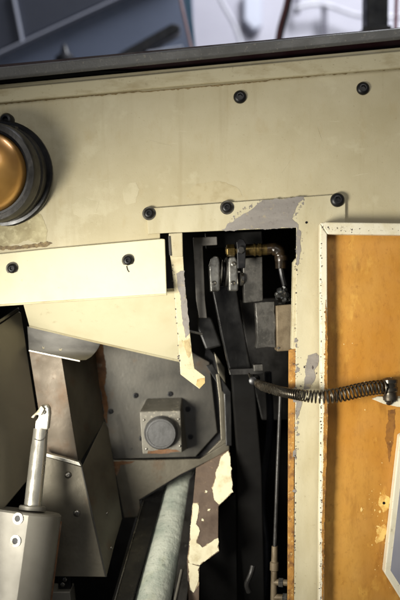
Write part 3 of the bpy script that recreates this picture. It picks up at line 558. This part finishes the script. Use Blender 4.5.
chips(t, 'top_lip_chip', (352, 229), (410, 230.5), YF, 14, .6, CHIP, 1.8)
chips(t, 'ochre_rub', (325.6, 300), (322.6, 640), YF, 200, .8, RUSTCHIP, .5)
chips(t, 'pale_splash', (378, 480), (384, 580), YT, 60, 1.3, mat('pale_splash', (232, 196, 120), rough=.6), 6, 2.2)
chips(t, 'pale_drip', (345, 260), (375, 590), YT, 40, .5, mat('pale_drip', (236, 206, 140), rough=.6), 14, 2.2)
b = BM(); rr = random.Random(21); prism(b, jag([(380, 496), (386, 494), (391, 499), (389, 508), (384, 512), (379, 505)], 2, 1.0, rr), YT - .3, .28)
prism(b, jag([(377, 530), (384, 524), (389, 532), (383, 540), (376, 544)], 2, 1.2, rr), YT - .34, .28); obj('worn_patch', b, mat('worn_patch', (226, 190, 108), [((190, 130, 50), 120, .45, .62, 5)], rough=.6), t)
b = BM(); lathe(b, P(384, 503, YT), (0, -1, 0), [(0, 1.6), (.5, 1.4)], 10); obj('drill_hole', b, BLACK, t)
# spring lug with a white cap plate
b = BM(); prism(b, [(372, 399), (378, 396.5), (420, 396), (420, 408), (398, 407), (384, 404)], YT - 3.5, 3.4); lug = obj('spring_lug', b, WHITE, t, .8)
b = BM(); prism(b, [(385, 397.5), (396, 397.5), (396, 402), (385, 402)], YT - 6, 2.5); obj('lug_tab', b, GUN_L, lug, .4)
b = BM(); prism(b, jag([(388, 410), (395, 409), (394, 440), (390, 462), (386, 445)], 3, 1.2, rr), YT - .3, .28); obj('dark_smear', b, mat('dark_smear', (146, 98, 38), [((112, 72, 30), 90, .45, .62, 5)], rough=.5), t)
# window frame in the lower right of the door
fr = [(404, 432), (386.5, 572), (408, 603), (520, 640), (520, 400)]
b = BM(); prism(b, [(400, 436), (460, 400), (470, 640), (402, 601), (384.6, 573)], YT - 13, 12.5)
wf = obj('window_frame', b, WHITE, t, 1.2, 3)
b = BM(); prism(b, [(405, 446), (462, 410), (468, 630), (404.5, 592), (390.6, 570.5)], YT - 13.6, 3); obj('pane', b, mat('grey_glass', (136, 136, 146), [((156, 154, 160), 10, .4, .7)], rough=.15, coat=.5), wf)

# ================================================================== SPRING
t = thing('coil_spring', 'rusty coil spring stretched across the post from the lever to the door lug', 'spring', P(320, 395, -30))
ctl = [P(252.5, 379.5, 30), P(262, 385.6, 14), P(280, 391.2, -14), P(300, 395, -34), P(320, 396.8, -38), P(340, 394.8, -36), P(360, 390.2, -30), P(376, 387.6, -24), P(386, 387.4, -21)]
path = smoothpath(ctl, 1100)
s = [0]
for a, c in zip(path, path[1:]): s.append(s[-1] + (c - a).length)
L = s[-1]; th = 0; out = []; pitchs = []
u = Vector((0, 1, 0))
for i, p in enumerate(path):
    tg = (path[min(i + 1, len(path) - 1)] - path[max(i - 1, 0)]).normalized()
    u = (u - tg * u.dot(tg)).normalized(); v = tg.cross(u)
    f = s[i] / L
    rr_ = .0014 + .0031 * min(1, f / .13) ** .7 + .0020 * max(0, min(1, (f - .40) / .25))
    if f > .97: rr_ *= 1.05
    pitch = .0021 + .0019 * max(0, min(1, (f - .42) / .18))
    if i: th += 2 * math.pi * (s[i] - s[i - 1]) / pitch
    out.append((p, u.copy(), v.copy(), rr_, th))
pts = []
for (p0, u0, v0, r0, t0), (p1, u1, v1, r1, t1) in zip(out, out[1:]):
    n = max(1, int((t1 - t0) / (2 * math.pi / 14)))
    for j in range(n):
        q = j / n; a = t0 + (t1 - t0) * q; r = r0 + (r1 - r0) * q
        pts.append(p0.lerp(p1, q) + (u0.lerp(u1, q) * math.cos(a) + v0.lerp(v1, q) * math.sin(a)) * r)
b = BM(); tube(b, pts, .00085, 6); obj('coil', b, SPRING, t, smooth=True)
b = BM(); lathe(b, P(253.5, 380.5, 26), (-.2, -1, 0), [(-30, 3), (2, 3), (2.4, 4.4), (4.6, 4.2), (5.2, 2.6)], 16); obj('anchor_pin', b, BLACK, t, smooth=True)
b = BM(); tube(b, smoothpath([P(249, 374, 44), P(251, 378, 34), P(255, 381.5, 26), P(262, 385.5, 14)], 12), .0014, 8); obj('hook', b, SPRING, t, smooth=True)
st = thing('spring_stud', 'upright ringed stud holding the right end of the spring', 'stud', P(390, 396, -20))
q = P(390.5, 400, -20)
b = BM(); lathe(b, q, (-.04, 0, 1), [(0, 7), (3, 7.4), (5, 6.4), (8, 6.6), (9, 7.6), (12, 7.6), (13, 6.6), (16, 6.8), (17, 7.6), (20, 7.6), (21, 6.6), (21.6, 4.2), (16, 3.8)], 24); obj('body', b, SPRING, st, smooth=True)
b = BM(); tube(b, [q + Vector((0, 0, .004)), q + Vector((0, .008, -.004))], .0028, 10); obj('shank', b, GUN, st)

# ================================================================== TOOL at the lower left
tilt = (P(37, 428, -20) - P(18, 600, -20)).normalized(); tilt = Vector((tilt.x, .17, tilt.z)).normalized()
b_ax = (P(41, 429, -8) - P(32.5, 508, -24)).normalized()
t = thing('boring_bar', 'bright round boring bar with chipped cutting tip, upright at lower left', 'boring bar', P(32, 508, -24))
base = P(32.2, 509.5, -24); Lb = (P(41, 429, -8) - base).length * 1000
b = BM(); lathe(b, base, b_ax, [(0, 8.5), (Lb - 18, 8.0), (Lb - 14, 7.6), (Lb, 7.2)], 36); obj('shank', b, BRIGHT, t, smooth=True)
b = BM(); lathe(b, base, b_ax, [(-1, 13), (2.6, 13), (3.6, 12), (3.6, 8.2)], 36); obj('collar', b, SATIN, t, smooth=True)
b = BM(); prism(b, [(34.6, 430), (35, 421.5), (38, 417.5), (37.5, 410), (40.5, 405.6), (46.5, 404.6), (49.4, 408), (49.8, 415), (48, 430)], -14, 11); hd = obj('head', b, BRIGHT, t, 1.6, 3)
b = BM(); prism(b, [(30.6, 417.4), (37, 411), (41, 405.4), (44.5, 409), (41, 415.5), (36, 415.2), (33.2, 418.4)], -17, 4); obj('insert', b, mat('worn_carbide', (172, 164, 146), [((120, 110, 92), 150, .45, .62, 5)], rough=.45, metal=.5), hd, .5)
b = BM(); lathe(b, P(43.8, 412, -14), (0, -1, 0), [(0, 2.4), (1.2, 2.2), (1.3, 1.0), (.4, .9)], 14); obj('clamp_screw', b, PLATED, hd, smooth=True)
b = BM(); tube(b, smoothpath([P(34.4, 439, -16.5), P(40, 440.5, -17.4), P(44, 438, -16.5), P(47, 432, -15)], 12), .0005, 6); obj('ground_step', b, GUN_L, t)

t = thing('tool_block', 'satin steel tool holder block with two set screws at the bottom left corner', 'tool holder', P(25, 600, -24))
ctr = P(28, 511.5, -24); h = .150
prof2 = [(-40, -6), (-29, -19), (-1, -29)] + [(2 + 30.5 * math.cos(R(a)), 30 * math.sin(R(a))) for a in range(-82, 92, 12)] + [(-25, 26), (-38, 12)]
dn = -tilt; ux = Vector((1, 0, 0)); ux = (ux - tilt * ux.dot(tilt)).normalized(); uy = tilt.cross(ux)
b = BM()
def ringv(o, k): return [b.verts.new(o + (ux * x + uy * y) * (.001 * k)) for x, y in prof2]
r0 = ringv(ctr + tilt * .0006, .95); r1 = ringv(ctr + dn * .0012, 1.0); r2 = ringv(ctr + dn * h, 1.02)
n = len(prof2); b.faces.new(r0)
for a, c in ((r0, r1), (r1, r2)):
    for i in range(n): b.faces.new((a[i], a[(i + 1) % n], c[(i + 1) % n], c[i]))
b.faces.new(r2[::-1]); blk = obj('block', b, SATIN, t, smooth=True); blk.data.set_sharp_from_angle(angle=R(19))
fa = (Vector((-29, -19, 0)), Vector((-1, -29, 0)))
nrm = (ux * -10 + uy * -28).normalized()
for px, py in ((18, 518.6), (15.6, 541)):
    # intersect the viewing ray with the flat facet
    p0 = ctr + (ux * -15 + uy * -24) * .001 + dn * .03; cam0 = Vector((0, -DIST, 0)); ray = (P(px, py, 0) - cam0)
    k = (p0 - cam0).dot(nrm) / ray.dot(nrm); hit = cam0 + ray * k
    b = BM(); lathe(b, hit, nrm, [(-.1, 5.6), (.9, 5.4), (1.0, 3.2), (.3, 3.0)], 24); obj('screw_rim', b, BRIGHT, t, smooth=True)
    b = BM(); lathe(b, hit + nrm * .0004, nrm, [(-.2, 3.1), (.25, 3.0), (.26, 1.6)], 18, hexat=(2,)); obj('set_screw', b, BLACK, t, smooth=True)
b = BM(); tube(b, [ctr + ux * .0326 + uy * .002 + dn * .006, ctr + ux * .0334 + uy * .002 + dn * .14], .0012, 8); obj('side_seam', b, RUST, t)
